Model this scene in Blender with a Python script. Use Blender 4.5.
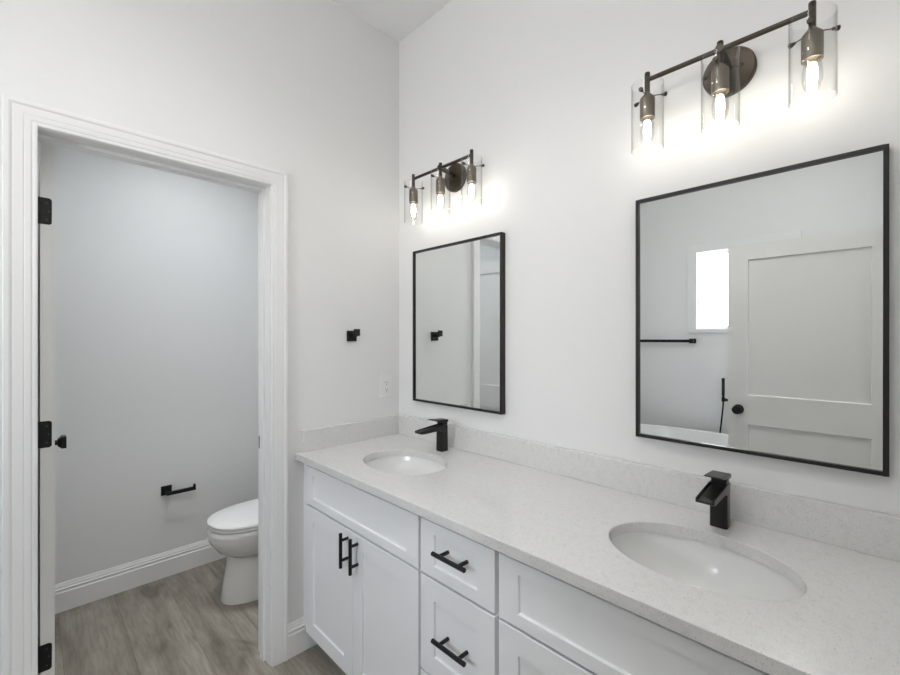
import bpy, bmesh, math, random
from mathutils import Vector, Matrix
PI = math.pi
random.seed(4)
S = bpy.context.scene
COL = S.collection
for o in list(bpy.data.objects):
    bpy.data.objects.remove(o, do_unlink=True)

# ---------------------------------------------------------------- camera
cd = bpy.data.cameras.new('camera')
cam = bpy.data.objects.new('camera', cd)
COL.objects.link(cam)
cam.location = (0, 0, 1.42)
cam.rotation_euler = (PI/2, 0, -math.radians(44.76))
cd.sensor_width = 36.0
cd.lens = 426.0/900*36
cd.shift_y = 0.5/900
cd.clip_start = 0.02
S.camera = cam

# ---------------------------------------------------------------- world: pale overcast sky, brighter low down
w = bpy.data.worlds.new('sky')
S.world = w
w.use_nodes = True
nt = w.node_tree
nt.nodes.clear()
out = nt.nodes.new('ShaderNodeOutputWorld')
bg = nt.nodes.new('ShaderNodeBackground')
tc = nt.nodes.new('ShaderNodeTexCoord')
sep = nt.nodes.new('ShaderNodeSeparateXYZ')
rmp = nt.nodes.new('ShaderNodeValToRGB')
rmp.color_ramp.elements[0].position = 0.0
rmp.color_ramp.elements[0].color = (1.0, 1.0, 1.0, 1)
rmp.color_ramp.elements[1].position = 0.45
rmp.color_ramp.elements[1].color = (0.66, 0.74, 0.86, 1)
nt.links.new(tc.outputs['Generated'], sep.inputs[0])
nt.links.new(sep.outputs['Z'], rmp.inputs[0])
nt.links.new(rmp.outputs[0], bg.inputs['Color'])
bg.inputs['Strength'].default_value = 20.0
nt.links.new(bg.outputs[0], out.inputs[0])

# ---------------------------------------------------------------- exposure and lamp levels
S.view_settings.view_transform = 'Standard'
S.view_settings.look = 'None'
S.view_settings.gamma = 1.0
S.view_settings.use_curve_mapping = False
S.view_settings.exposure = -0.02
FILL_CAN = 74.0            # unseen ceiling cans added to brighten the bathroom
FILL_GLOBE = 10.0       # unseen opal globe added above the entry door as fill
FILL_TOILET = 222.0           # unseen can added to brighten the toilet room
FILL_BED = 42.0       # disc added behind the camera, fills through the doorway
FILAMENT = 31.0
DAY = (1.0, 0.985, 0.965)
COOL = (0.93, 0.97, 1.0)
WARM = (1.0, 0.95, 0.86)

# ================================================================ helpers
def link(name, bm, mat=None, parent=None, smooth=None, bevel=None, bseg=2):
    bmesh.ops.remove_doubles(bm, verts=bm.verts, dist=1e-6)
    bmesh.ops.recalc_face_normals(bm, faces=bm.faces)
    me = bpy.data.meshes.new(name)
    bm.to_mesh(me)
    bm.free()
    o = bpy.data.objects.new(name, me)
    COL.objects.link(o)
    if mat:
        me.materials.append(mat)
    if parent:
        o.parent = parent
        o.matrix_parent_inverse = Matrix.Identity(4)
    if smooth is not None:
        for p in me.polygons:
            p.use_smooth = True
        me.set_sharp_from_angle(angle=math.radians(smooth))
    if bevel:
        m = o.modifiers.new('bevel', 'BEVEL')
        m.width = bevel
        m.segments = bseg
        m.limit_method = 'ANGLE'
        m.angle_limit = math.radians(40)
        m.harden_normals = False
    return o

def empty(name, loc=(0, 0, 0)):
    o = bpy.data.objects.new(name, None)
    COL.objects.link(o)
    o.location = loc
    o.empty_display_size = 0.05
    return o

def tag(o, label, cat, group=None):
    o['label'] = label
    o['category'] = cat
    if group:
        o['group'] = group
    return o

def struct(o):
    o['kind'] = 'structure'
    return o

def copy_tree(o, parent=None):
    c = o.copy()
    COL.objects.link(c)
    if parent:
        c.parent = parent
    for ch in list(o.children):
        copy_tree(ch, c)
    return c

def box(bm, x0, x1, y0, y1, z0, z1):
    v = [bm.verts.new((x, y, z)) for x in (x0, x1) for y in (y0, y1) for z in (z0, z1)]
    for f in ((0, 1, 3, 2), (4, 6, 7, 5), (0, 4, 5, 1), (2, 3, 7, 6), (0, 2, 6, 4), (1, 5, 7, 3)):
        bm.faces.new([v[i] for i in f])
    return v

def BM():
    return bmesh.new()

def boxes(*bs):
    bm = BM()
    for b in bs:
        box(bm, *b)
    return bm

def loft(bm, rings, close=True, cap0=True, cap1=True):
    R = [[bm.verts.new(p) for p in r] for r in rings]
    n = len(R[0])
    for a, b in zip(R[:-1], R[1:]):
        for i in range(n if close else n-1):
            j = (i+1) % n
            bm.faces.new((a[i], a[j], b[j], b[i]))
    if cap0:
        bm.faces.new(R[0][::-1])
    if cap1:
        bm.faces.new(R[-1])
    return R

def basis(d):
    d = Vector(d).normalized()
    u = d.cross(Vector((0, 0, 1)))
    if u.length < 1e-4:
        u = Vector((1, 0, 0))
    u.normalize()
    return d, u, d.cross(u).normalized()

def rod(bm, a, b, r, seg=20, r1=None):
    a, b = Vector(a), Vector(b)
    d, u, v = basis(b-a)
    r1 = r if r1 is None else r1
    ring = lambda c, q: [c+(u*math.cos(t)+v*math.sin(t))*q for t in [2*PI*i/seg for i in range(seg)]]
    loft(bm, [ring(a, r), ring(b, r1)])

def tube(bm, pts, r, seg=12):
    pts = [Vector(p) for p in pts]
    rings = []
    u = None
    for i, p in enumerate(pts):
        d = (pts[min(i+1, len(pts)-1)]-pts[max(i-1, 0)]).normalized()
        if u is None:
            _, u, _ = basis(d)
        u = (u-d*u.dot(d)).normalized()
        v = d.cross(u)
        rings.append([p+(u*math.cos(t)+v*math.sin(t))*r for t in [2*PI*k/seg for k in range(seg)]])
    loft(bm, rings)

def lathe(bm, prof, c=(0, 0, 0), seg=40, cap=True):
    # prof: (radius, z) pairs round a vertical axis
    c = Vector(c)
    rings = [[c+Vector((r*math.cos(t), r*math.sin(t), z)) for t in [2*PI*i/seg for i in range(seg)]] for r, z in prof]
    loft(bm, rings, cap0=cap, cap1=cap)

def lathe_axis(bm, prof, c, axis, seg=32):
    # prof: (radius, distance along the axis)
    c = Vector(c)
    d, u, v = basis(axis)
    rings = [[c+d*h+(u*math.cos(t)+v*math.sin(t))*r for t in [2*PI*i/seg for i in range(seg)]] for r, h in prof]
    loft(bm, rings)

def prism(bm, poly, axis, a, b):
    # poly: 2-D outline; extruded along axis 'x' or 'y' or 'z' from a to b
    def P(p, t):
        return {'x': (t, p[0], p[1]), 'y': (p[0], t, p[1]), 'z': (p[0], p[1], t)}[axis]
    loft(bm, [[P(p, a) for p in poly], [P(p, b) for p in poly]])

def rounded(w, h, r, n=6):
    pts = []
    for cx, cy, a0 in ((w/2-r, h/2-r, 0), (-w/2+r, h/2-r, 90), (-w/2+r, -h/2+r, 180), (w/2-r, -h/2+r, 270)):
        for i in range(n+1):
            a = math.radians(a0+90*i/n)
            pts.append((cx+r*math.cos(a), cy+r*math.sin(a)))
    return pts

# ================================================================ materials
def mat(name, col, rough=0.5, metal=0.0, spec=0.5, coat=0.0):
    m = bpy.data.materials.new(name)
    m.use_nodes = True
    b = m.node_tree.nodes['Principled BSDF']
    b.inputs['Base Color'].default_value = (*col, 1)
    b.inputs['Roughness'].default_value = rough
    b.inputs['Metallic'].default_value = metal
    b.inputs['Specular IOR Level'].default_value = spec
    b.inputs['Coat Weight'].default_value = coat
    return m

def bump(m, scale, strength, dist=0.002, detail=3):
    t = m.node_tree
    b = t.nodes['Principled BSDF']
    c = t.nodes.new('ShaderNodeTexCoord')
    n = t.nodes.new('ShaderNodeTexNoise')
    n.inputs['Scale'].default_value = scale
    n.inputs['Detail'].default_value = detail
    k = t.nodes.new('ShaderNodeBump')
    k.inputs['Strength'].default_value = strength
    k.inputs['Distance'].default_value = dist
    t.links.new(c.outputs['Object'], n.inputs['Vector'])
    t.links.new(n.outputs[0], k.inputs['Height'])
    t.links.new(k.outputs[0], b.inputs['Normal'])
    return m

M_wall = bump(mat('wall_paint', (0.825, 0.825, 0.822), 0.6, spec=0.3), 90, 0.12, 0.0015)
M_ceil = bump(mat('ceiling_paint', (0.90, 0.90, 0.897), 0.8, spec=0.2), 90, 0.12, 0.0015)
M_trim = mat('trim_paint', (0.845, 0.845, 0.843), 0.35)
M_door = mat('door_paint', (0.82, 0.815, 0.80), 0.4)
M_cab = bump(mat('cabinet_paint', (0.885, 0.895, 0.905), 0.4), 240, 0.03, 0.0005)
M_black = mat('matte_black_metal', (0.007, 0.007, 0.008), 0.42, 0.0, 0.35)
M_faucet = mat('brushed_black_metal', (0.016, 0.0145, 0.0135), 0.28, 0.3)
M_frame = mat('black_bronze_frame', (0.013, 0.011, 0.010), 0.35, 0.2)
M_bronze = mat('dark_bronze', (0.060, 0.048, 0.036), 0.38, 0.75)
M_socket = mat('bronze_socket', (0.20, 0.175, 0.14), 0.42, 0.7)
M_ceramic = mat('white_ceramic', (0.82, 0.82, 0.81), 0.13)
M_plastic = mat('white_plastic', (0.84, 0.84, 0.83), 0.3)
M_chrome = mat('chrome', (0.75, 0.75, 0.76), 0.12, 1.0)
M_dark = mat('dark_gap', (0.05, 0.05, 0.05), 0.8)

def mirror_mat():
    m = bpy.data.materials.new('mirror_silver')
    m.use_nodes = True
    t = m.node_tree
    t.nodes.clear()
    o = t.nodes.new('ShaderNodeOutputMaterial')
    g = t.nodes.new('ShaderNodeBsdfGlossy')
    g.inputs['Color'].default_value = (0.86, 0.88, 0.875, 1)
    g.inputs['Roughness'].default_value = 0.0
    t.links.new(g.outputs[0], o.inputs[0])
    return m
M_mirror = mirror_mat()

def thin_glass(name, tint=(0.97, 0.97, 0.965), edge=0.5):
    m = bpy.data.materials.new(name)
    m.use_nodes = True
    t = m.node_tree
    t.nodes.clear()
    o = t.nodes.new('ShaderNodeOutputMaterial')
    tr = t.nodes.new('ShaderNodeBsdfTransparent')
    tr.inputs[0].default_value = (*tint, 1)
    fe = t.nodes.new('ShaderNodeLayerWeight')
    pe = t.nodes.new('ShaderNodeMath')
    pe.operation = 'POWER'
    pe.inputs[1].default_value = 6.0
    ce = t.nodes.new('ShaderNodeMixRGB')
    ce.inputs[1].default_value = (*tint, 1)
    ce.inputs[2].default_value = (0.62, 0.62, 0.60, 1)
    t.links.new(fe.outputs['Facing'], pe.inputs[0])
    t.links.new(pe.outputs[0], ce.inputs[0])
    t.links.new(ce.outputs[0], tr.inputs[0])
    g = t.nodes.new('ShaderNodeBsdfGlossy')
    g.inputs['Roughness'].default_value = 0.02
    fc = t.nodes.new('ShaderNodeLayerWeight')      # 0 facing .. 1 edge on, the same on both faces
    p = t.nodes.new('ShaderNodeMath')
    p.operation = 'POWER'
    p.inputs[1].default_value = 5.0
    fr = t.nodes.new('ShaderNodeMath')
    fr.operation = 'MULTIPLY_ADD'
    fr.inputs[1].default_value = edge
    fr.inputs[2].default_value = 0.02
    t.links.new(fc.outputs['Facing'], p.inputs[0])
    t.links.new(p.outputs[0], fr.inputs[0])
    mx = t.nodes.new('ShaderNodeMixShader')
    t.links.new(fr.outputs[0], mx.inputs[0])
    t.links.new(tr.outputs[0], mx.inputs[1])
    t.links.new(g.outputs[0], mx.inputs[2])
    t.links.new(mx.outputs[0], o.inputs[0])
    return m
M_glass = thin_glass('clear_shade_glass', (0.988, 0.988, 0.985))
M_pane = thin_glass('window_glass')
M_bulb = thin_glass('bulb_glass', (0.98, 0.98, 0.97))

def emit(name, col, s):
    m = bpy.data.materials.new(name)
    m.use_nodes = True
    t = m.node_tree
    t.nodes.clear()
    o = t.nodes.new('ShaderNodeOutputMaterial')
    e = t.nodes.new('ShaderNodeEmission')
    e.inputs[0].default_value = (*col, 1)
    e.inputs[1].default_value = s
    t.links.new(e.outputs[0], o.inputs[0])
    return m
M_fil = emit('lit_filament', WARM, FILAMENT)
M_fill_can = emit('fill_can_lens', DAY, FILL_CAN)
M_fill_globe = emit('fill_opal_globe', DAY, FILL_GLOBE)
M_fill_toilet = emit('fill_toilet_lens', COOL, FILL_TOILET)
M_fill_bed = emit('fill_bed_disc', DAY, FILL_BED)

def quartz():
    m = mat('white_quartz', (0.78, 0.77, 0.75), 0.16, spec=0.6)
    t = m.node_tree
    b = t.nodes['Principled BSDF']
    c = t.nodes.new('ShaderNodeTexCoord')
    # fine dark flecks
    def flecks(scale, thr, soft, col, prev, seed):
        mp = t.nodes.new('ShaderNodeMapping')
        mp.inputs['Location'].default_value = (seed, seed*1.7, seed*0.6)
        v = t.nodes.new('ShaderNodeTexNoise')
        v.inputs['Scale'].default_value = scale
        v.inputs['Detail'].default_value = 2
        r = t.nodes.new('ShaderNodeValToRGB')
        r.color_ramp.elements[0].position = thr
        r.color_ramp.elements[0].color = (0, 0, 0, 1)
        r.color_ramp.elements[1].position = thr+soft
        r.color_ramp.elements[1].color = (1, 1, 1, 1)
        mx = t.nodes.new('ShaderNodeMixRGB')
        t.links.new(c.outputs['Object'], mp.inputs[0])
        t.links.new(mp.outputs[0], v.inputs['Vector'])
        t.links.new(v.outputs[0], r.inputs[0])
        t.links.new(r.outputs[0], mx.inputs[0])
        if isinstance(prev, tuple):
            mx.inputs[1].default_value = (*prev, 1)
        else:
            t.links.new(prev, mx.inputs[1])
        mx.inputs[2].default_value = (*col, 1)
        return mx.outputs[0]
    a = flecks(60, 0.50, 0.25, (0.685, 0.680, 0.670), (0.735, 0.730, 0.722), 1.0)
    a = flecks(330, 0.60, 0.10, (0.56, 0.55, 0.53), a, 3.0)
    a = flecks(240, 0.70, 0.04, (0.36, 0.35, 0.33), a, 7.0)
    a = flecks(210, 0.66, 0.05, (0.80, 0.79, 0.775), a, 11.0)
    t.links.new(a, b.inputs['Base Color'])
    return m
M_quartz = quartz()

def planks():
    m = mat('wood_plank_floor', (0.3, 0.25, 0.2), 0.38)
    t = m.node_tree
    b = t.nodes['Principled BSDF']
    L = t.links.new
    c = t.nodes.new('ShaderNodeTexCoord')
    sp = t.nodes.new('ShaderNodeSeparateXYZ')
    L(c.outputs['Object'], sp.inputs[0])
    def math_(op, a, bb=None, clamp=False):
        n = t.nodes.new('ShaderNodeMath')
        n.operation = op
        n.use_clamp = clamp
        for i, q in enumerate((a, bb)):
            if q is None:
                continue
            if isinstance(q, (int, float)):
                n.inputs[i].default_value = q
            else:
                L(q, n.inputs[i])
        return n.outputs[0]
    W = 0.228
    xs = math_('DIVIDE', math_('ADD', sp.outputs['X'], 10*W-0.567), W)
    row = math_('FLOOR', xs)
    fx = math_('FRACT', xs)
    wn = t.nodes.new('ShaderNodeTexWhiteNoise')
    wn.noise_dimensions = '1D'
    L(row, wn.inputs['W'])
    ys = math_('DIVIDE', math_('SUBTRACT', math_('ADD', sp.outputs['Y'], 24-0.65), math_('MULTIPLY', wn.outputs['Value'], 1.1)), 2.4)
    seg = math_('FLOOR', ys)
    fy = math_('FRACT', ys)
    idn = math_('ADD', math_('MULTIPLY', row, 17.3), math_('MULTIPLY', seg, 5.7))
    wn2 = t.nodes.new('ShaderNodeTexWhiteNoise')
    wn2.noise_dimensions = '1D'
    L(idn, wn2.inputs['W'])
    # grain, stretched along the plank
    cb = t.nodes.new('ShaderNodeCombineXYZ')
    L(math_('MULTIPLY', sp.outputs['X'], 1.0), cb.inputs[0])
    L(math_('MULTIPLY', sp.outputs['Y'], 0.11), cb.inputs[1])
    L(math_('MULTIPLY', wn2.outputs['Value'], 40), cb.inputs[2])
    def noise(scale, detail, dist, vec=cb.outputs[0]):
        n = t.nodes.new('ShaderNodeTexNoise')
        n.inputs['Scale'].default_value = scale
        n.inputs['Detail'].default_value = detail
        n.inputs['Distortion'].default_value = dist
        L(vec, n.inputs['Vector'])
        return n.outputs[0]
    def ramp(v, stops):
        r = t.nodes.new('ShaderNodeValToRGB')
        e = r.color_ramp.elements
        while len(e) < len(stops):
            e.new(0.5)
        for q, (p, col) in zip(e, stops):
            q.position = p
            q.color = (*col, 1)
        L(v, r.inputs[0])
        return r.outputs[0]
    # wavy cathedral grain: bands bent by a slow noise
    g1 = ramp(noise(6, 5, 0.6), [(0.28, (0.205, 0.180, 0.150)), (0.45, (0.285, 0.255, 0.214)), (0.58, (0.335, 0.302, 0.255)), (0.74, (0.300, 0.270, 0.228))])
    wv = t.nodes.new('ShaderNodeTexWave')
    wv.wave_type = 'BANDS'
    wv.bands_direction = 'X'
    wv.inputs['Scale'].default_value = 3.2
    wv.inputs['Distortion'].default_value = 14.0
    wv.inputs['Detail'].default_value = 3
    wv.inputs['Detail Scale'].default_value = 1.2
    L(cb.outputs[0], wv.inputs['Vector'])
    g4 = ramp(wv.outputs['Fac'], [(0.0, (0.86, 0.85, 0.84)), (0.25, (0.98, 0.98, 0.98)), (1.0, (1.05, 1.05, 1.05))])
    g2 = ramp(noise(90, 5, 0.3), [(0.3, (0.78, 0.77, 0.76)), (0.65, (1.09, 1.09, 1.09))])
    # knots and dark heartwood smudges
    cb2 = t.nodes.new('ShaderNodeCombineXYZ')
    L(sp.outputs['X'], cb2.inputs[0])
    L(math_('MULTIPLY', sp.outputs['Y'], 0.33), cb2.inputs[1])
    L(math_('MULTIPLY', wn2.outputs['Value'], 23), cb2.inputs[2])
    g3 = ramp(noise(7, 4, 0.7, cb2.outputs[0]), [(0.49, (1, 1, 1)), (0.58, (0.84, 0.83, 0.82)), (0.69, (0.42, 0.40, 0.385))])
    def mul(a, bb, f=1.0):
        x = t.nodes.new('ShaderNodeMixRGB')
        x.blend_type = 'MULTIPLY'
        x.inputs[0].default_value = f
        L(a, x.inputs[1])
        L(bb, x.inputs[2])
        return x.outputs[0]
    tone = ramp(wn2.outputs['Value'], [(0.0, (0.90, 0.895, 0.89)), (1.0, (1.08, 1.08, 1.075))])
    col = mul(mul(mul(mul(g1, g2), g4), g3), tone)
    # seams
    ex = math_('MINIMUM', fx, math_('SUBTRACT', 1.0, fx))
    ey = math_('MINIMUM', fy, math_('SUBTRACT', 1.0, fy))
    sx = math_('GREATER_THAN', ex, 0.0055)
    sy = math_('GREATER_THAN', ey, 0.0012)
    seam = math_('MULTIPLY', sx, sy)
    sr = ramp(seam, [(0.0, (0.66, 0.64, 0.62)), (1.0, (1, 1, 1))])
    L(mul(col, sr), b.inputs['Base Color'])
    k = t.nodes.new('ShaderNodeBump')
    k.inputs['Strength'].default_value = 0.25
    k.inputs['Distance'].default_value = 0.001
    L(math_('MULTIPLY', noise(55, 5, 0.4), seam), k.inputs['Height'])
    L(k.outputs[0], b.inputs['Normal'])
    return m
M_floor = planks()

# ================================================================ room shell
XR = 1.446        # wall behind the vanity
YF = 1.855        # wall with the toilet-room door
YB = 3.0          # back of the toilet room
XL = -1.72        # wall with the window
YN = -0.085       # wall the camera's doorway is in
ZC = 3.04
T = 0.13
YFB = 1.985       # toilet-room face of the door wall
DX0, DX1, DZ = -0.002, 0.756, 2.095   # rough opening, lined with the jamb

struct(link('floor', boxes((XL-T, XR+T, -3.2, YB+T, -0.1, 0)), M_floor))
struct(link('ceiling', boxes((XL-T, XR+T, -3.2, YB+T, ZC, ZC+0.1)), M_ceil))
struct(link('wall_right', boxes((XR, XR+T, -3.2, YB+T, 0, ZC)), M_wall))
struct(link('wall_far', boxes((XL, DX0, YF, YFB, 0, ZC), (DX1, XR, YF, YFB, 0, ZC), (DX0, DX1, YF, YFB, DZ, ZC)), M_wall))
WY0, WY1, WZ0, WZ1 = 0.535, 1.240, 1.505, 2.240      # window opening
struct(link('wall_left', boxes((XL-T, XL, -3.2, WY0, 0, ZC), (XL-T, XL, WY1, YB+T, 0, ZC),
                               (XL-T, XL, WY0, WY1, 0, WZ0), (XL-T, XL, WY0, WY1, WZ1, ZC)), M_wall))
EX0, EX1, EZ = -0.445, 0.36, 2.05                   # entry doorway the camera stands in
struct(link('wall_near', boxes((XL, EX0, YN-0.12, YN, 0, ZC), (EX1, XR, YN-0.12, YN, 0, ZC), (EX0, EX1, YN-0.12, YN, EZ, ZC)), M_wall))
struct(link('wall_back', boxes((-0.17, XR, YB, YB+T, 0, ZC)), M_wall))
struct(link('wall_toilet_left', boxes((-0.17, -0.06, YFB, YB, 0, ZC)), M_wall))
struct(link('wall_bedroom', boxes((XL, XR, -3.2, -3.1, 0, ZC)), M_wall))

# baseboards: outline (thickness, height)
BB = [(0, 0), (0.016, 0), (0.016, 0.098), (0.0125, 0.102), (0.0125, 0.112), (0.0145, 0.116), (0.0105, 0.121), (0.0105, 0.128), (0.006, 0.138), (0.004, 0.145), (0, 0.145)]
def bb_y(name, x0, x1, y, sgn):        # runs along x, stands off wall plane y
    bm = BM()
    prism(bm, [(y+sgn*t, z) for t, z in BB], 'x', x0, x1)
    # prism('x') maps the outline to (y, z)
    return struct(link(name, bm, M_trim))
def bb_x(name, y0, y1, x, sgn):
    bm = BM()
    loft(bm, [[(x+sgn*t, yy, z) for t, z in BB] for yy in (y0, y1)])
    return struct(link(name, bm, M_trim))
bb_y('baseboard_far', 0.817, XR-0.46, YF, -1)
bb_y('baseboard_far_left', XL, -0.055, YF, -1)
bb_y('baseboard_back', -0.06, XR, YB, -1)
bb_x('baseboard_toilet_right', YFB+0.07, YB-0.016, XR, -1)
bb_x('baseboard_left', YN, YF-0.016, XL, 1)

# ---- toilet-room door: jamb, stop, casing
JX0, JX1, JZ = 0.010, 0.744, 2.078
struct(link('trim_1', boxes((DX0, JX0, YF-0.001, YFB+0.001, 0, DZ), (JX1, DX1, YF-0.001, YFB+0.001, 0, DZ), (JX0, JX1, YF-0.001, YFB+0.001, JZ, DZ)), M_trim, bevel=0.001))
struct(link('trim_2', boxes((JX0, JX0+0.011, 1.905, 1.942, 0, JZ-0.011), (JX1-0.011, JX1, 1.905, 1.942, 0, JZ-0.011), (JX0, JX1, 1.905, 1.942, JZ-0.011, JZ)), M_trim, bevel=0.001))
CAS = [(0.0, 0.0), (0.0, 0.010), (0.002, 0.012), (0.007, 0.0125), (0.0085, 0.0115), (0.012, 0.0115), (0.0145, 0.0135), (0.026, 0.0142), (0.0275, 0.0134), (0.030, 0.0146), (0.049, 0.0155), (0.051, 0.0150), (0.055, 0.0178), (0.058, 0.0190), (0.067, 0.019), (0.069, 0.016), (0.069, 0.0)]
def casing(name, xl, xr, zt, ywall, sgn, kl=1.0):
    bm = BM()
    loft(bm, [[(xl-s*kl, ywall+sgn*t, 0) for s, t in CAS], [(xl-s*kl, ywall+sgn*t, zt+s) for s, t in CAS],
              [(xr+s, ywall+sgn*t, zt+s) for s, t in CAS], [(xr+s, ywall+sgn*t, 0) for s, t in CAS]])
    return struct(link(name, bm, M_trim))
casing('trim_3', 0.0225, JX1+0.004, JZ+0.001, YF, -1, 1.10)
casing('trim_4', JX0, JX1+0.004, JZ+0.004, YFB, 1).location.y = 0.0
# strike plate on the latch-side jamb
bm = BM()
prism(bm, [(1.9635+a, 0.95+b) for a, b in rounded(0.028, 0.057, 0.006)], 'x', JX1-0.0015, JX1+0.002)
o = link('strike_plate', bm, M_black)
o.parent = bpy.data.objects['trim_1']
o['label'] = 'black strike plate'

# ---- window on the left wall
wf = struct(empty('window_1', (XL, 0.89, 1.88)))
def wpart(name, bm, m, parent, bevel=None):
    o = link(name, bm, m, parent, bevel=bevel)
    o.location = -Vector(parent.location)
    return o
c = 0.078
wpart('window_casing', boxes((XL, XL+0.018, WY0-c, WY0+0.004, WZ0-0.035, WZ1+c), (XL, XL+0.018, WY1-0.004, WY1+c, WZ0-0.035, WZ1+c),
                             (XL, XL+0.018, WY0, WY1, WZ1-0.004, WZ1+c), (XL, XL+0.022, WY0, WY1, WZ0-0.035, WZ0+0.004)), M_trim, wf, 0.002)
wpart('window_frame', boxes((XL-0.10, XL-0.05, WY0, WY0+0.03, WZ0, WZ1), (XL-0.10, XL-0.05, WY1-0.03, WY1, WZ0, WZ1),
                            (XL-0.10, XL-0.05, WY0+0.03, WY1-0.03, WZ1-0.03, WZ1), (XL-0.10, XL-0.05, WY0+0.03, WY1-0.03, WZ0, WZ0+0.03)), M_trim, wf, 0.002)
wpart('window_pane', boxes((XL-0.078, XL-0.074, WY0+0.03, WY1-0.03, WZ0+0.03, WZ1-0.03)), M_pane, wf)

# sampling portal in the window opening (guides the sky light, gives off none itself)
pl = bpy.data.lights.new('window_portal', 'AREA')
pl.shape = 'RECTANGLE'
pl.size, pl.size_y = WY1-WY0, WZ1-WZ0
pl.cycles.is_portal = True
po = bpy.data.objects.new('window_portal', pl)
COL.objects.link(po)
po.location = (XL-T-0.01, (WY0+WY1)/2, (WZ0+WZ1)/2)
po.rotation_euler = (PI/2, 0, -PI/2)

# ---- two-panel doors; built in local axes: x = thickness (face at +), y = width from the hinge, z
def door_slab(bm, wd, z0, z1, rails, stile, th=0.035, rec=0.009):
    # rails: list of (za, zb) solid horizontal bands
    box(bm, 0, th, 0, stile, z0, z1)
    box(bm, 0, th, wd-stile, wd, z0, z1)
    for a, b in rails:
        box(bm, 0, th, stile, wd-stile, a, b)
    for (a, b), (a2, b2) in zip(rails[:-1], rails[1:]):
        q = 0.004
        y0, y1, za, zb = stile, wd-stile, b, a2
        for face, inn in ((th-0.0005, th-rec), (0.0005, rec)):
            outer = [bm.verts.new((face, y, z)) for y, z in ((y0, za), (y1, za), (y1, zb), (y0, zb))]
            inner = [bm.verts.new((inn, y, z)) for y, z in ((y0+q, za+q), (y1-q, za+q), (y1-q, zb-q), (y0+q, zb-q))]
            for i in range(4):
                j = (i+1) % 4
                bm.faces.new((outer[i], outer[j], inner[j], inner[i]))
            bm.faces.new(inner)

# toilet-room door, swung open 90 degrees into the toilet room
d1 = struct(empty('door_1', (0.030, YFB+0.001, 0)))
bm = BM()
door_slab(bm, 0.70, 0.012, 2.070, [(0.012, 0.25), (0.835, 1.02), (1.97, 2.070)], 0.11, th=0.036)
link('door_panel', bm, M_door, d1)
for zc in (1.849, 1.094, 0.340):
    bm = BM()
    # leaf let into the door's hinge edge, rounded on its far corners
    pts = [(-0.010, zc-0.045), (0.022, zc-0.045)]
    for i in range(1, 6):
        a = -PI/2+PI/2*i/6
        pts.append((0.020+0.009*math.cos(a), zc-0.036+0.009*math.sin(a)))
    for i in range(0, 6):
        a = PI/2*i/6
        pts.append((0.020+0.009*math.cos(a), zc+0.036+0.009*math.sin(a)))
    pts += [(0.020, zc+0.045), (-0.010, zc+0.045)]
    pts = [pts[0]]+pts[2:]
    prism(bm, [(x, z) for x, z in pts], 'y', -0.0015, 0.002)
    h = link('hinge', bm, M_black, d1)
    h['label'] = 'black hinge'
    bm = BM()
    rod(bm, (-0.013, 0.004, zc-0.045), (-0.013, 0.004, zc+0.045), 0.0055, 14)
    link('hinge_knuckle', bm, M_black, h)
    bm = BM()
    for dz in (-0.028, 0.0, 0.028):
        rod(bm, (0.016 if dz else 0.021, -0.0022, zc+dz), (0.016 if dz else 0.021, 0, zc+dz), 0.0032, 12)
    link('hinge_screws', bm, M_dark, h)
def square_knob(parent, y, z, x, sgn):
    bm = BM()
    box(bm, *(sorted((x, x+sgn*0.006))), y-0.031, y+0.031, z-0.031, z+0.031)
    rod(bm, (x, y, z), (x+sgn*0.034, y, z), 0.011, 18)
    sq = lambda h, xx: [(xx, y-h, z-h), (xx, y+h, z-h), (xx, y+h, z+h), (xx, y-h, z+h)]
    loft(bm, [sq(0.014, x+sgn*0.030), sq(0.026, x+sgn*0.044), sq(0.026, x+sgn*0.060)])
    o = link('door_knob', bm, M_black, parent, bevel=0.001)
    o['label'] = 'black square door knob'
    return o
square_knob(d1, 0.645, 0.945, 0.036, 1)
square_knob(d1, 0.645, 0.945, 0.0, -1)

# entry door, swung open against nothing, parallel to the vanity wall
d2 = struct(empty('door_2', (-0.455, -0.08, 0)))
bm = BM()
door_slab(bm, 0.783, 0.010, 2.021, [(0.010, 0.25), (0.867, 1.054), (1.922, 2.021)], 0.109)
link('door_panel', bm, M_door, d2)
for sgn, x in ((1, 0.035), (-1, 0.0)):
    bm = BM()
    lathe_axis(bm, [(0.031, 0), (0.031, 0.005), (0.027, 0.008), (0.012, 0.010), (0.011, 0.028), (0.018, 0.034), (0.0265, 0.042), (0.0275, 0.050), (0.024, 0.058), (0.012, 0.062)], (x, 0.783-0.058, 0.959), (sgn, 0, 0))
    k = link('door_knob', bm, M_black, d2, smooth=35)
    k['label'] = 'black round door knob'

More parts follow.
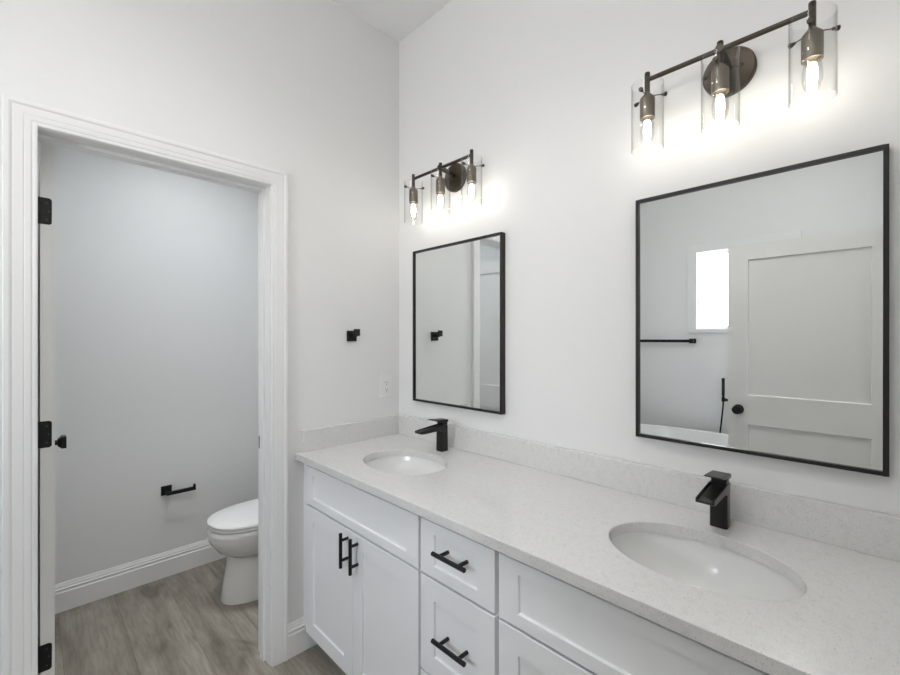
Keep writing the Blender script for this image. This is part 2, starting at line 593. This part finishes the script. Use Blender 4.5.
# ================================================================ vanity
XF = 0.876        # face of doors and drawer fronts
XB = 0.895        # face frame
ZT = 0.873        # top of the cabinets
def shaker(y0, y1, z0, z1, st, rail=None):
    # slab front at x = XF..XF+.019 with a recessed centre panel
    bm = BM()
    rail = st if rail is None else rail
    r, q = 0.007, 0.0025
    def rect(x, a, b, cc, d):
        return [bm.verts.new(p) for p in ((x, a, cc), (x, b, cc), (x, b, d), (x, a, d))]
    back = rect(XB-0.0005, y0, y1, z0, z1)
    e = 0.0015
    mid = rect(XF+e, y0, y1, z0, z1)
    front = rect(XF, y0+e, y1-e, z0+e, z1-e)
    inn = rect(XF, y0+st, y1-st, z0+rail, z1-rail)
    pan = rect(XF+r, y0+st+q, y1-st-q, z0+rail+q, z1-rail-q)
    bm.faces.new(back)
    for a, b in ((back, mid), (mid, front), (front, inn), (inn, pan)):
        for i in range(4):
            j = (i+1) % 4
            bm.faces.new((a[i], a[j], b[j], b[i]))
    bm.faces.new(pan)
    return bm
def bar_pull(parent, y, z, vertical, L=0.132, sp=0.0765):
    bm = BM()
    xb = 0.844
    d = Vector((0, 0, 1)) if vertical else Vector((0, 1, 0))
    c = Vector((xb, y, z))
    n = 20
    prof = [(0.0055, -L/2), (0.0066, -L/2+0.001), (0.0066, L/2-0.001), (0.0055, L/2)]
    lathe_axis(bm, prof, c, d, 18)
    for s in (-1, 1):
        p = c+d*(s*sp/2)
        rod(bm, p, (XF+(0.0 if vertical else 0.0075), p.y, p.z), 0.0056, 14)
    return link('bar_pull', bm, M_black, parent, smooth=40)

def cabinet_body(parent, y0, y1, mids, lf=0.03, rf=0.03):
    # carcass panels and face frame with rails at the given heights
    bs = [(XB+0.019, XR-0.004, y0, y0+0.016, 0.0, ZT-0.001), (XB+0.019, XR-0.004, y1-0.016, y1, 0.0, ZT-0.001),
          (XB+0.019, XR-0.004, y0+0.016, y1-0.016, 0.115, 0.131), (XR-0.016, XR-0.004, y0+0.016, y1-0.016, 0.131, ZT-0.05),
          (XB, XB+0.019, y0, y0+lf, 0.112, ZT-0.001), (XB, XB+0.019, y1-rf, y1, 0.112, ZT-0.001)]
    for a, b in [(0.112, 0.135), (ZT-0.04, ZT-0.001)]+mids:
        bs.append((XB, XB+0.019, y0+lf, y1-rf, a, b))
    bm = BM()
    for b in bs:
        box(bm, *b)
    link('cabinet_box', bm, M_cab, parent)
    # toe kick
    bm = BM()
    box(bm, XB+0.065, XB+0.077, y0+0.016, y1-0.016, 0.0, 0.112)
    link('toe_kick', bm, M_cab, parent)

def sink_cabinet(y0, y1, wide0, wide1, label):
    t = tag(empty('sink_cabinet', (0, 0, 0)), label, 'cabinet')
    cabinet_body(t, wide0, wide1, [(0.665, 0.705)])
    link('false_front', shaker(y0, y1, 0.690, 0.857, 0.062, 0.034), M_cab, t)
    ym = (y0+y1)/2
    da = link('door', shaker(y0, ym-0.0015, 0.117, 0.682, 0.062), M_cab, t)
    db = link('door', shaker(ym+0.0015, y1, 0.117, 0.682, 0.062), M_cab, t)
    for d, s in ((da, -1), (db, 1)):
        h = bar_pull(d, ym+s*0.034, 0.612, True)
        h['label'] = 'black bar pull'
    return t
sink_cabinet(1.026, 1.789, 1.0215, 1.853, 'white sink cabinet under the far basin, in the corner beside the doorway')
sink_cabinet(-0.060, 0.703, -0.080, 0.7105, 'white sink cabinet under the near basin, nearest the camera')
dc = tag(empty('drawer_cabinet'), 'narrow white cabinet of drawers with horizontal black pulls, between two sink cabinets', 'cabinet')
cabinet_body(dc, 0.711, 1.021, [(0.665, 0.705), (0.365, 0.405)], 0.02, 0.02)
for z0, z1, zh in ((0.690, 0.857, 0.787), (0.388, 0.682, 0.531), (0.117, 0.380, 0.25)):
    d = link('drawer', shaker(0.716, 1.0155, z0, z1, 0.062, 0.036 if z1 > 0.8 else 0.062), M_cab, dc)
    h = bar_pull(d, 0.860, zh, False)
    h['label'] = 'black bar pull'

# countertop with two oval cut-outs
SINKS = ((1.127, 1.409), (1.136, 0.309))
SA, SB = 0.152, 0.203       # half axes of the cut-outs (x, y)
def ell(cx, cy, a, b, z, n=96):
    return [(cx+a*math.cos(2*PI*i/n), cy+b*math.sin(2*PI*i/n), z) for i in range(n)]
ct = tag(empty('vanity_countertop', (0, 0, 0)), 'long speckled white quartz countertop with two oval sink cut-outs on the white cabinets', 'countertop')
bm = BM()
x0, x1, y0, y1 = 0.856, XR-0.002, YN+0.004, YF-0.002
zb, zt, e = 0.8735, 0.903, 0.002
def rect(z, i):
    # outline, subdivided along y so the faces stay well shaped
    ys = [y0+i+(y1-y0-2*i)*k/24 for k in range(25)]
    return [(x0+i, y, z) for y in ys]+[(x1-i, y, z) for y in reversed(ys)]
def loop(pts):
    vs = [bm.verts.new(p) for p in pts]
    es = [bm.edges.new((vs[i], vs[(i+1) % len(vs)])) for i in range(len(vs))]
    return vs, es
def bridge(a, b):
    for i in range(len(a)):
        j = (i+1) % len(a)
        bm.faces.new((a[i], a[j], b[j], b[i]))
tO, teO = loop(rect(zt, e))
sO, _ = loop(rect(zt-e, 0))
bO, beO = loop(rect(zb, 0))
te, be = list(teO), list(beO)
holes = []
for cx, cy in SINKS:
    a, ea = loop(ell(cx, cy, SA+e, SB+e, zt))
    b, _ = loop(ell(cx, cy, SA, SB, zt-e))
    d, ed = loop(ell(cx, cy, SA, SB, zb))
    te += ea
    be += ed
    holes.append((a, b, d))
bmesh.ops.triangle_fill(bm, edges=te, use_beauty=True, use_dissolve=False)
bmesh.ops.triangle_fill(bm, edges=be, use_beauty=True, use_dissolve=False)
bridge(tO, sO)
bridge(sO, bO)
for a, b, d in holes:
    bridge(a, b)
    bridge(b, d)
link('counter_slab', bm, M_quartz, ct, smooth=40)
link('backsplash', boxes((XR-0.021, XR-0.001, y0, YF-0.0215, 0.9032, 1.005)), M_quartz, ct, bevel=0.0015)
link('side_splash', boxes((0.884, XR-0.001, YF-0.021, YF-0.001, 0.9032, 1.000)), M_quartz, ct, bevel=0.0015)

# undermount basins
def basin(cx, cy, label, flare):
    t = tag(empty('undermount_sink', (cx, cy, 0.873)), label, 'sink')
    bm = BM()
    prof = []
    n = 22
    D = 0.150
    for i in range(n+1):
        u = i/n
        ang = u*PI/2
        prof.append((max(0.10, math.cos(ang)**0.88-flare*math.sin(2*ang)), -D*math.sin(ang)))
    prof = [p for k, p in enumerate(prof) if k == 0 or p[0] > 0.1001 or prof[k-1][0] > 0.1001]
    a, b = SA+0.004, SB+0.004
    seg = 80
    rings = []
    rings.append([((a+0.018)*math.cos(2*PI*i/seg), (b+0.018)*math.sin(2*PI*i/seg), 0) for i in range(seg)])
    for r, z in prof:
        rings.append([(a*r*math.cos(2*PI*i/seg), b*r*math.sin(2*PI*i/seg), z) for i in range(seg)])
    # outside
    out = []
    for r, z in reversed(prof):
        out.append([((a+0.009)*r*math.cos(2*PI*i/seg), (b+0.009)*r*math.sin(2*PI*i/seg), z-0.010) for i in range(seg)])
    out.append([((a+0.018)*math.cos(2*PI*i/seg), (b+0.018)*math.sin(2*PI*i/seg), -0.010) for i in range(seg)])
    loft(bm, rings+out+[rings[0]], cap0=False, cap1=False)
    link('bowl', bm, M_ceramic, t, smooth=50)
    bm = BM()
    lathe(bm, [(0.0155, -D-0.045), (0.0155, -D+0.001), (0.0215, -D+0.003), (0.0215, -D+0.0005+0.003), (0.018, -D+0.005), (0.001, -D+0.006)], (0, 0, 0), 32)
    o = link('drain', bm, M_faucet, t, smooth=40)
    o['label'] = 'black drain'
    return t
basin(*SINKS[0], 'white oval sink basin in the far end of the countertop, near the corner', 0.12)
basin(*SINKS[1], 'white oval sink basin in the near end of the countertop, at right', 0.0)

# faucets: rounded-square column, sloping open spout, flat lever
def faucet(cx, cy, label):
    t = tag(empty('faucet', (cx, cy, 0.903)), label, 'faucet')
    h = 0.021
    bm = BM()
    sec = [(p[0], p[1]) for p in rounded(0.042, 0.043, 0.008, 5)]
    loft(bm, [[(x*k, y*k, z) for x, y in sec] for z, k in ((0.0005, 1.0), (0.004, 1.0), (0.112, 0.97), (0.116, 0.93))])
    link('body', bm, M_faucet, t, smooth=35)
    # spout: tray with raised side rims, sloping away from the wall
    bm = BM()
    def sec_at(x, zt_, th, hw):
        lip = 0.0035
        return [(x, -hw, zt_-th), (x, hw, zt_-th), (x, hw, zt_), (x, hw-lip, zt_), (x, hw-lip-0.001, zt_-0.005), (x, -hw+lip+0.001, zt_-0.005), (x, -hw+lip, zt_), (x, -hw, zt_)]
    loft(bm, [sec_at(0.012, 0.1205, 0.030, 0.0222), sec_at(-0.020, 0.1205, 0.028, 0.0222), sec_at(-0.030, 0.120, 0.022, 0.0222), sec_at(-0.121, 0.1125, 0.016, 0.0215), sec_at(-0.143, 0.110, 0.012, 0.0215), sec_at(-0.146, 0.1095, 0.009, 0.021)])
    link('spout', bm, M_faucet, t, bevel=0.001)
    bm = BM()
    loft(bm, [[(x*k+0.002, y*k, z) for x, y in sec] for z, k in ((0.117, 0.88), (0.134, 0.90))])
    link('cartridge_cap', bm, M_faucet, t, smooth=35)
    bm = BM()
    pr = [(0.018, 0.133), (0.020, 0.138), (0.018, 0.144), (-0.020, 0.1465), (-0.070, 0.1500), (-0.072, 0.1480), (-0.062, 0.1450), (-0.024, 0.138), (-0.018, 0.133)]
    loft(bm, [[(x, y, z) for x, z in pr] for y in (-0.0225, 0.0225)])
    link('lever', bm, M_faucet, t, bevel=0.0012)
    return t
faucet(1.354, 1.417, 'matte black single-lever faucet behind the far sink, near the corner')
faucet(1.356, 0.310, 'matte black single-lever faucet behind the near sink, at right')

# ================================================================ mirrors
def wall_mirror(y0, y1, z0, z1, label):
    t = tag(empty('wall_mirror', (XR, (y0+y1)/2, z0)), label, 'mirror')
    yc = (y0+y1)/2
    hw, hz = (y1-y0)/2, (z1-z0)
    f, dep = 0.0100, 0.026
    bs = [(-dep, -0.001, -hw, -hw+f, 0, hz), (-dep, -0.001, hw-f, hw, 0, hz), (-dep, -0.001, -hw+f, hw-f, 0, f), (-dep, -0.001, -hw+f, hw-f, hz-f, hz)]
    link('frame', boxes(*bs), M_frame, t, bevel=0.0008)
    link('glass', boxes((-0.019, -0.010, -hw+f, hw-f, f, hz-f)), M_mirror, t)['label'] = 'mirror glass'
    return t
wall_mirror(1.122, 1.708, 1.096, 1.868, 'black framed rectangular mirror above the far sink, in the corner')
wall_mirror(-0.016, 0.5655, 1.097, 1.872, 'black framed rectangular mirror above the near sink, at right')

# ================================================================ vanity sconces
XS = 1.340
def sconce(yc, zc, label):
    t = tag(empty('vanity_sconce', (XR, yc, zc)), label, 'wall lamp', None)
    ox = XS-XR
    bm = BM()
    lathe_axis(bm, [(0.066, 0.001), (0.066, 0.016), (0.063, 0.020), (0.030, 0.022)], (0, 0, 0), (-1, 0, 0), 48)
    link('backplate', bm, M_bronze, t, smooth=35)
    bm = BM()
    rod(bm, (-0.018, 0, 0.006), (ox, 0, 0.0195), 0.011, 20)
    rod(bm, (ox-0.011, 0, 0.0195), (ox+0.011, 0, 0.0195), 0.011, 20)
    link('arm', bm, M_bronze, t, smooth=35)
    bm = BM()
    rod(bm, (ox, -0.192, 0.0195), (ox, 0.192, 0.0195), 0.0068, 16)
    link('crossbar', bm, M_bronze, t, smooth=35)
    for k in (-1, 0, 1):
        y = k*0.192
        c = (ox, y, 0)
        bm = BM()
        lathe(bm, [(0.0074, -0.028), (0.0078, 0.040), (0.0068, 0.0415)], c, 20)
        link('stem', bm, M_bronze, t, smooth=35)
        bm = BM()
        lathe(bm, [(0.0075, -0.020), (0.0085, -0.0225), (0.0200, -0.036), (0.0212, -0.039), (0.0212, -0.098), (0.0195, -0.0985), (0.0185, -0.088), (0.006, -0.087)], c, 32)
        link('socket', bm, M_socket, t, smooth=35)
        # clear cylinder open at both ends
        bm = BM()
        seg = 56
        pr = [(0.0455, 0.005), (0.0455, -0.193), (0.0448, -0.1945), (0.0437, -0.193), (0.0437, 0.005), (0.0446, 0.0062)]
        rings = [[(c[0]+r*math.cos(2*PI*i/seg), c[1]+r*math.sin(2*PI*i/seg), z) for i in range(seg)] for r, z in pr]
        loft(bm, rings+[rings[0]], cap0=False, cap1=False)
        sh = link('glass_shade', bm, M_glass, t, smooth=60)
        sh['label'] = 'clear glass cylinder shade'
        for a in (PI, PI/3, -PI/3):
            d = Vector((math.cos(a), math.sin(a), 0))
            p = Vector((c[0], c[1], -0.030))
            bm = BM()
            rod(bm, p+d*0.012, p+d*0.050, 0.0013, 10)
            lathe_axis(bm, [(0.0052, 0.0468), (0.0060, 0.0478), (0.0060, 0.0535), (0.0050, 0.0545)], p, d, 18)
            lathe_axis(bm, [(0.0030, 0.0405), (0.0042, 0.041), (0.0042, 0.0428), (0.0030, 0.0432)], p, d, 14)
            link('thumb_screw', bm, M_bronze, sh, smooth=35)
        bm = BM()
        lathe(bm, [(0.010, -0.082), (0.0125, -0.095), (0.0165, -0.110), (0.0195, -0.130), (0.0195, -0.145), (0.016, -0.162), (0.009, -0.174), (0.002, -0.178)], c, 28)
        b = link('bulb', bm, M_bulb, t, smooth=60)
        b['label'] = 'lit clear bulb'
        bm = BM()
        lathe(bm, [(0.003, -0.103), (0.0075, -0.107), (0.0100, -0.118), (0.0105, -0.140), (0.0085, -0.158), (0.003, -0.164)], c, 20)
        f = link('filament', bm, M_fil, b, smooth=60)
        f['label'] = 'glowing filaments'
    return t
sconce(1.413, 2.178, 'bronze three-light wall sconce with clear glass shades above the far mirror')
sconce(0.306, 2.186, 'bronze three-light wall sconce with clear glass shades above the near mirror')

# ================================================================ small things on the walls
# robe hook
t = tag(empty('robe_hook', (1.146, YF, 1.43)), 'small square matte black robe hook on the white wall above the outlet', 'hook')
link('wall_plate', boxes((-0.026, 0.026, -0.009, -0.0005, -0.026, 0.026)), M_black, t, bevel=0.001)
link('hook_arm', boxes((-0.007, 0.007, -0.046, -0.009, -0.004, 0.010)), M_black, t, bevel=0.001)
link('hook_end', boxes((-0.015, 0.015, -0.057, -0.046, 0.000, 0.034)), M_black, t, bevel=0.001)

# duplex outlet
t = tag(empty('power_outlet', (1.356, YF, 1.163)), 'white duplex power outlet on the wall above the side splash', 'outlet')
bm = BM()
rr = rounded(0.072, 0.117, 0.005, 4)
loft(bm, [[(x*k, y, z*kz) for x, z in rr] for y, k, kz in ((-0.0005, 1, 1), (-0.004, 1, 1), (-0.006, 0.95, 0.97))])
link('cover_plate', bm, M_plastic, t, smooth=30)
for s in (-1, 1):
    bm = BM()
    prism(bm, [(x, z+s*0.0195) for x, z in rounded(0.034, 0.029, 0.010, 5)], 'y', -0.0085, -0.004)
    r = link('receptacle', bm, M_plastic, t, smooth=30)
    bm = boxes((-0.0075, -0.0055, -0.0088, -0.0080, s*0.0195-0.001, s*0.0195+0.008), (0.0055, 0.0075, -0.0088, -0.0080, s*0.0195-0.001, s*0.0195+0.007))
    rod(bm, (0, -0.0088, s*0.0195-0.008), (0, -0.0080, s*0.0195-0.008), 0.0026, 12)
    link('slots', bm, M_dark, r)
bm = BM()
rod(bm, (0, -0.0072, 0), (0, -0.005, 0), 0.003, 12)
link('plate_screw', bm, M_plastic, t)

# toilet paper holder
t = tag(empty('toilet_paper_holder', (0.588, YB, 0.512)), 'empty matte black toilet paper holder on the wall left of the toilet', 'toilet paper holder')
link('wall_plate', boxes((-0.027, 0.027, -0.010, -0.0005, -0.027, 0.027)), M_black, t, bevel=0.001)
bm = boxes((-0.008, 0.008, -0.058, -0.010, -0.015, 0.001), (-0.008, 0.142, -0.058, -0.043, -0.019, 0.001), (0.131, 0.142, -0.058, -0.043, -0.019, 0.016))
link('holder_bar', bm, M_black, t, bevel=0.001)

# towel bar on the window wall
t = tag(empty('towel_bar', (XL, 1.548, 1.391)), 'long matte black towel bar on the window wall, seen in the near mirror', 'towel bar')
link('bar', boxes((0.050, 0.066, -0.275, 0.275, -0.014, 0.014)), M_black, t, bevel=0.001)
for s in (-1, 1):
    link('bracket', boxes((0.0005, 0.009, s*0.280-0.023, s*0.280+0.023, -0.023, 0.023), (0.009, 0.046, s*0.280-0.010, s*0.280+0.010, -0.010, 0.010),
                          (0.046, 0.074, s*0.280-0.018, s*0.280+0.018, -0.022, 0.022)), M_black, t, bevel=0.001)

# ================================================================ toilet
def egg(cx, cy, lf, lb, hw, z, n=56, p=2.3):
    pts = []
    for i in range(n):
        a = 2*PI*i/n
        ca, sa = math.cos(a), math.sin(a)
        r = (abs(ca)**p+abs(sa)**p)**(-1/p)
        L = lf if ca > 0 else lb
        pts.append((cx-L*r*ca, cy+hw*r*sa, z))
    return pts
TY = 2.49
t = tag(empty('toilet', (0, 0, 0)), 'white elongated two-piece toilet with closed lid, behind the doorway', 'toilet')
bm = BM()
loft(bm, [egg(1.02, TY, 0.280, 0.27, 0.125, 0.0005), egg(1.02, TY, 0.282, 0.27, 0.127, 0.010), egg(1.02, TY, 0.268, 0.26, 0.116, 0.10), egg(1.02, TY, 0.252, 0.26, 0.112, 0.19), egg(1.02, TY, 0.246, 0.26, 0.114, 0.25), egg(1.02, TY, 0.246, 0.26, 0.116, 0.27)])
link('pedestal', bm, M_ceramic, t, smooth=50)
bm = BM()
loft(bm, [egg(0.98, TY, 0.17, 0.26, 0.105, 0.236), egg(0.98, TY, 0.205, 0.27, 0.130, 0.243), egg(0.96, TY, 0.235, 0.27, 0.150, 0.275), egg(0.95, TY, 0.262, 0.27, 0.170, 0.325), egg(0.94, TY, 0.265, 0.28, 0.180, 0.362),
          egg(0.94, TY, 0.263, 0.28, 0.180, 0.366), egg(0.94, TY, 0.264, 0.28, 0.182, 0.370), egg(0.94, TY, 0.262, 0.28, 0.183, 0.398), egg(0.94, TY, 0.256, 0.28, 0.179, 0.404)])
box(bm, 1.10, 1.425, TY-0.10, TY+0.10, 0.20, 0.404)
link('bowl', bm, M_ceramic, t, smooth=45)
bm = BM()
loft(bm, [egg(0.94, TY, 0.258, 0.27, 0.181, 0.408), egg(0.94, TY, 0.262, 0.27, 0.184, 0.411), egg(0.94, TY, 0.262, 0.27, 0.184, 0.419), egg(0.94, TY, 0.259, 0.27, 0.181, 0.422)])
link('seat', bm, M_plastic, t, smooth=45)
bm = BM()
loft(bm, [egg(0.94, TY, 0.258, 0.27, 0.181, 0.425), egg(0.94, TY, 0.263, 0.27, 0.185, 0.428), egg(0.94, TY, 0.263, 0.27, 0.185, 0.436), egg(0.94, TY, 0.257, 0.268, 0.180, 0.4415), egg(0.94, TY, 0.20, 0.24, 0.14, 0.449), egg(0.94, TY, 0.10, 0.14, 0.07, 0.452)])
link('lid', bm, M_plastic, t, smooth=45)
bm = BM()
loft(bm, [[(1.33+x, TY+y, z) for x, y in rounded(0.18*k, 0.40*k, 0.03, 5)] for z, k in ((0.404, 0.92), (0.42, 0.96), (0.745, 1.0))])
link('tank', bm, M_ceramic, t, smooth=40)
bm = BM()
loft(bm, [[(1.33+x, TY+y, z) for x, y in rounded(0.20*k, 0.42*k, 0.03, 5)] for z, k in ((0.746, 0.99), (0.75, 1.0), (0.775, 1.0), (0.782, 0.97))])
link('tank_lid', bm, M_ceramic, t, smooth=40)
bm = BM()
rod(bm, (1.24, TY+0.14, 0.69), (1.222, TY+0.14, 0.69), 0.012, 16)
box(bm, 1.220, 1.228, TY+0.07, TY+0.145, 0.683, 0.697)
link('flush_lever', bm, M_chrome, t, bevel=0.001)

# ================================================================ bathtub and its filler (seen in the near mirror)
t = tag(empty('bathtub', (-1.19, 1.12, -0.013)), 'white oval freestanding bathtub below the window, seen in the near mirror', 'bathtub')
bm = BM()
def sup(a, b, z, n=72, p=2.4):
    pts = []
    for i in range(n):
        q = 2*PI*i/n
        ca, sa = math.cos(q), math.sin(q)
        r = (abs(ca)**p+abs(sa)**p)**(-1/p)
        pts.append((a*r*ca, b*r*sa, z))
    return pts
loft(bm, [sup(0.27, 0.58, 0.0135), sup(0.275, 0.59, 0.02), sup(0.31, 0.65, 0.30), sup(0.365, 0.715, 0.555), sup(0.375, 0.725, 0.572), sup(0.372, 0.722, 0.580), sup(0.355, 0.705, 0.582),
          sup(0.343, 0.693, 0.575), sup(0.325, 0.67, 0.50), sup(0.27, 0.60, 0.22), sup(0.22, 0.52, 0.15), sup(0.10, 0.25, 0.14)])
link('tub_shell', bm, M_ceramic, t, smooth=45)
bm = BM()
lathe(bm, [(0.025, 0.1405), (0.025, 0.144), (0.02, 0.146), (0.001, 0.146)], (0, 0.0, 0), 24)
link('drain', bm, M_black, t)
t = tag(empty('tub_filler', (-1.645, 0.90, 0)), 'black floor-standing tub filler with hand shower and hose beside the bathtub', 'tub faucet')
bm = BM()
lathe(bm, [(0.035, 0.0005), (0.035, 0.012), (0.017, 0.014), (0.017, 0.80), (0.014, 0.805)], (0, 0, 0), 24)
link('riser', bm, M_black, t, smooth=35)
bm = BM()
tube(bm, [(0, 0, 0.78), (0, 0, 0.90), (0.01, 0, 0.935), (0.04, 0, 0.955), (0.16, 0, 0.955), (0.185, 0, 0.945), (0.195, 0, 0.91)], 0.013, 14)
link('spout', bm, M_black, t, smooth=40)
bm = boxes((0.03, 0.046, 0.0, 0.095, 0.852, 0.874), (0.026, 0.050, 0.080, 0.105, 0.845, 0.885))
box(bm, -0.005, 0.046, -0.012, 0.012, 0.852, 0.874)
link('cradle', bm, M_black, t, bevel=0.001)
bm = BM()
lathe(bm, [(0.008, 0.86), (0.010, 0.885), (0.011, 0.90), (0.0125, 0.905), (0.0125, 1.055), (0.011, 1.058)], (0.038, 0.094, 0), 20)
link('hand_shower', bm, M_black, t, smooth=35)
bm = BM()
P = [Vector((0.038, 0.094, 0.862)), Vector((0.038, 0.096, 0.80)), Vector((0.042, 0.108, 0.66)), Vector((0.040, 0.122, 0.50)), Vector((0.030, 0.105, 0.38)), Vector((0.012, 0.05, 0.34)), Vector((0.002, 0.012, 0.40))]
pts = []
for i in range(len(P)-1):
    a, b, c_, d = P[max(i-1, 0)], P[i], P[i+1], P[min(i+2, len(P)-1)]
    for k in range(6):
        u = k/6
        pts.append(0.5*((2*b)+(c_-a)*u+(2*a-5*b+4*c_-d)*u*u+(3*b-a-3*c_+d)*u**3))
pts.append(P[-1])
tube(bm, pts, 0.007, 10)
link('hose', bm, M_black, t, smooth=50)

# ================================================================ ceiling lamps added to brighten the rooms (above the frame, unseen)
def disc(x, y, m, label, r=0.16):  # flat disc fill lamp, added out of view
    t = tag(empty('fill_disc_light', (x, y, ZC)), label, 'ceiling light')
    bm = BM()
    lathe(bm, [(r+0.012, -0.0005), (r+0.012, -0.012), (r+0.004, -0.016), (r, -0.014), (r, -0.0005)], (0, 0, 0), 48)
    link('rim', bm, M_plastic, t, smooth=40)
    bm = BM()
    lathe(bm, [(r-0.0005, -0.016), (r*0.6, -0.019), (0.002, -0.020)], (0, 0, 0), 48)
    link('diffuser', bm, m, t)
def globe(x, y, m, label, zc=2.80, r=0.12):  # hanging globe fill lamp, added out of view
    t = tag(empty('fill_globe_light', (x, y, ZC)), label, 'ceiling light')
    bm = BM()
    lathe(bm, [(0.065, -0.0005), (0.065, -0.018), (0.055, -0.025), (0.012, -0.027), (0.012, zc+r-0.02-ZC), (0.045, zc+r-0.02-ZC), (0.047, zc+r-0.045-ZC), (0.02, zc+r-0.046-ZC)], (0, 0, 0), 32)
    link('canopy', bm, M_plastic, t, smooth=40)
    bm = BM()
    n = 20
    lathe(bm, [(max(0.002, r*math.sin(PI*k/n)), zc-ZC+r*math.cos(PI*k/n)) for k in range(n+1)], (0, 0, 0), 40)
    link('globe', bm, m, t, smooth=60)
def downlight(x, y, m, label, r=0.075, L=0.16, dep=0.048):
    # added fill lamp: surface-mounted white can with its lens set back inside
    t = tag(empty('fill_downlight', (x, y, ZC)), label, 'ceiling light')
    bm = BM()
    lathe(bm, [(r, -0.0005), (r, -L+0.002), (r-0.002, -L), (r-0.006, -L), (r-0.008, -L+0.002), (r-0.008, -L+dep+0.004), (0.002, -L+dep+0.005)], (0, 0, 0), 48)
    link('can', bm, M_plastic, t, smooth=40)
    bm = BM()
    lathe(bm, [(r-0.0085, -L+dep+0.0035), (r-0.0085, -L+dep+0.001), (0.002, -L+dep)], (0, 0, 0), 48)
    link('lens', bm, m, t)
globe(-0.50, 0.40, M_fill_globe, 'unseen opal globe added as fill light on the bathroom ceiling above the entry door', 2.62)
downlight(0.15, 0.45, M_fill_can, 'unseen white can added as fill light on the bathroom ceiling, nearer the entry door', r=0.11, dep=0.072)
downlight(0.32, 1.00, M_fill_can, 'unseen white can added as fill light on the bathroom ceiling, nearer the toilet room', r=0.11, dep=0.072)
downlight(0.66, 2.32, M_fill_toilet, 'unseen white can added as fill light on the toilet room ceiling', r=0.11, dep=0.115)
disc(0.0, -1.6, M_fill_bed, 'unseen round disc added as fill light on the bedroom ceiling behind the camera', 0.25)

# repeats of one kind share a group phrase
GROUPS = {'vanity_sconce': 'three-light sconces over the vanity', 'wall_mirror': 'black framed mirrors over the vanity',
          'faucet': 'matte black faucets on the countertop', 'undermount_sink': 'oval basins in the countertop',
          'sink_cabinet': 'white sink cabinets under the countertop', 'fill_downlight': 'white can fill lights added on the ceilings'}
for o in COL.objects:
    k = o.name.split('.')[0]
    if o.parent is None and k in GROUPS:
        o['group'] = GROUPS[k]
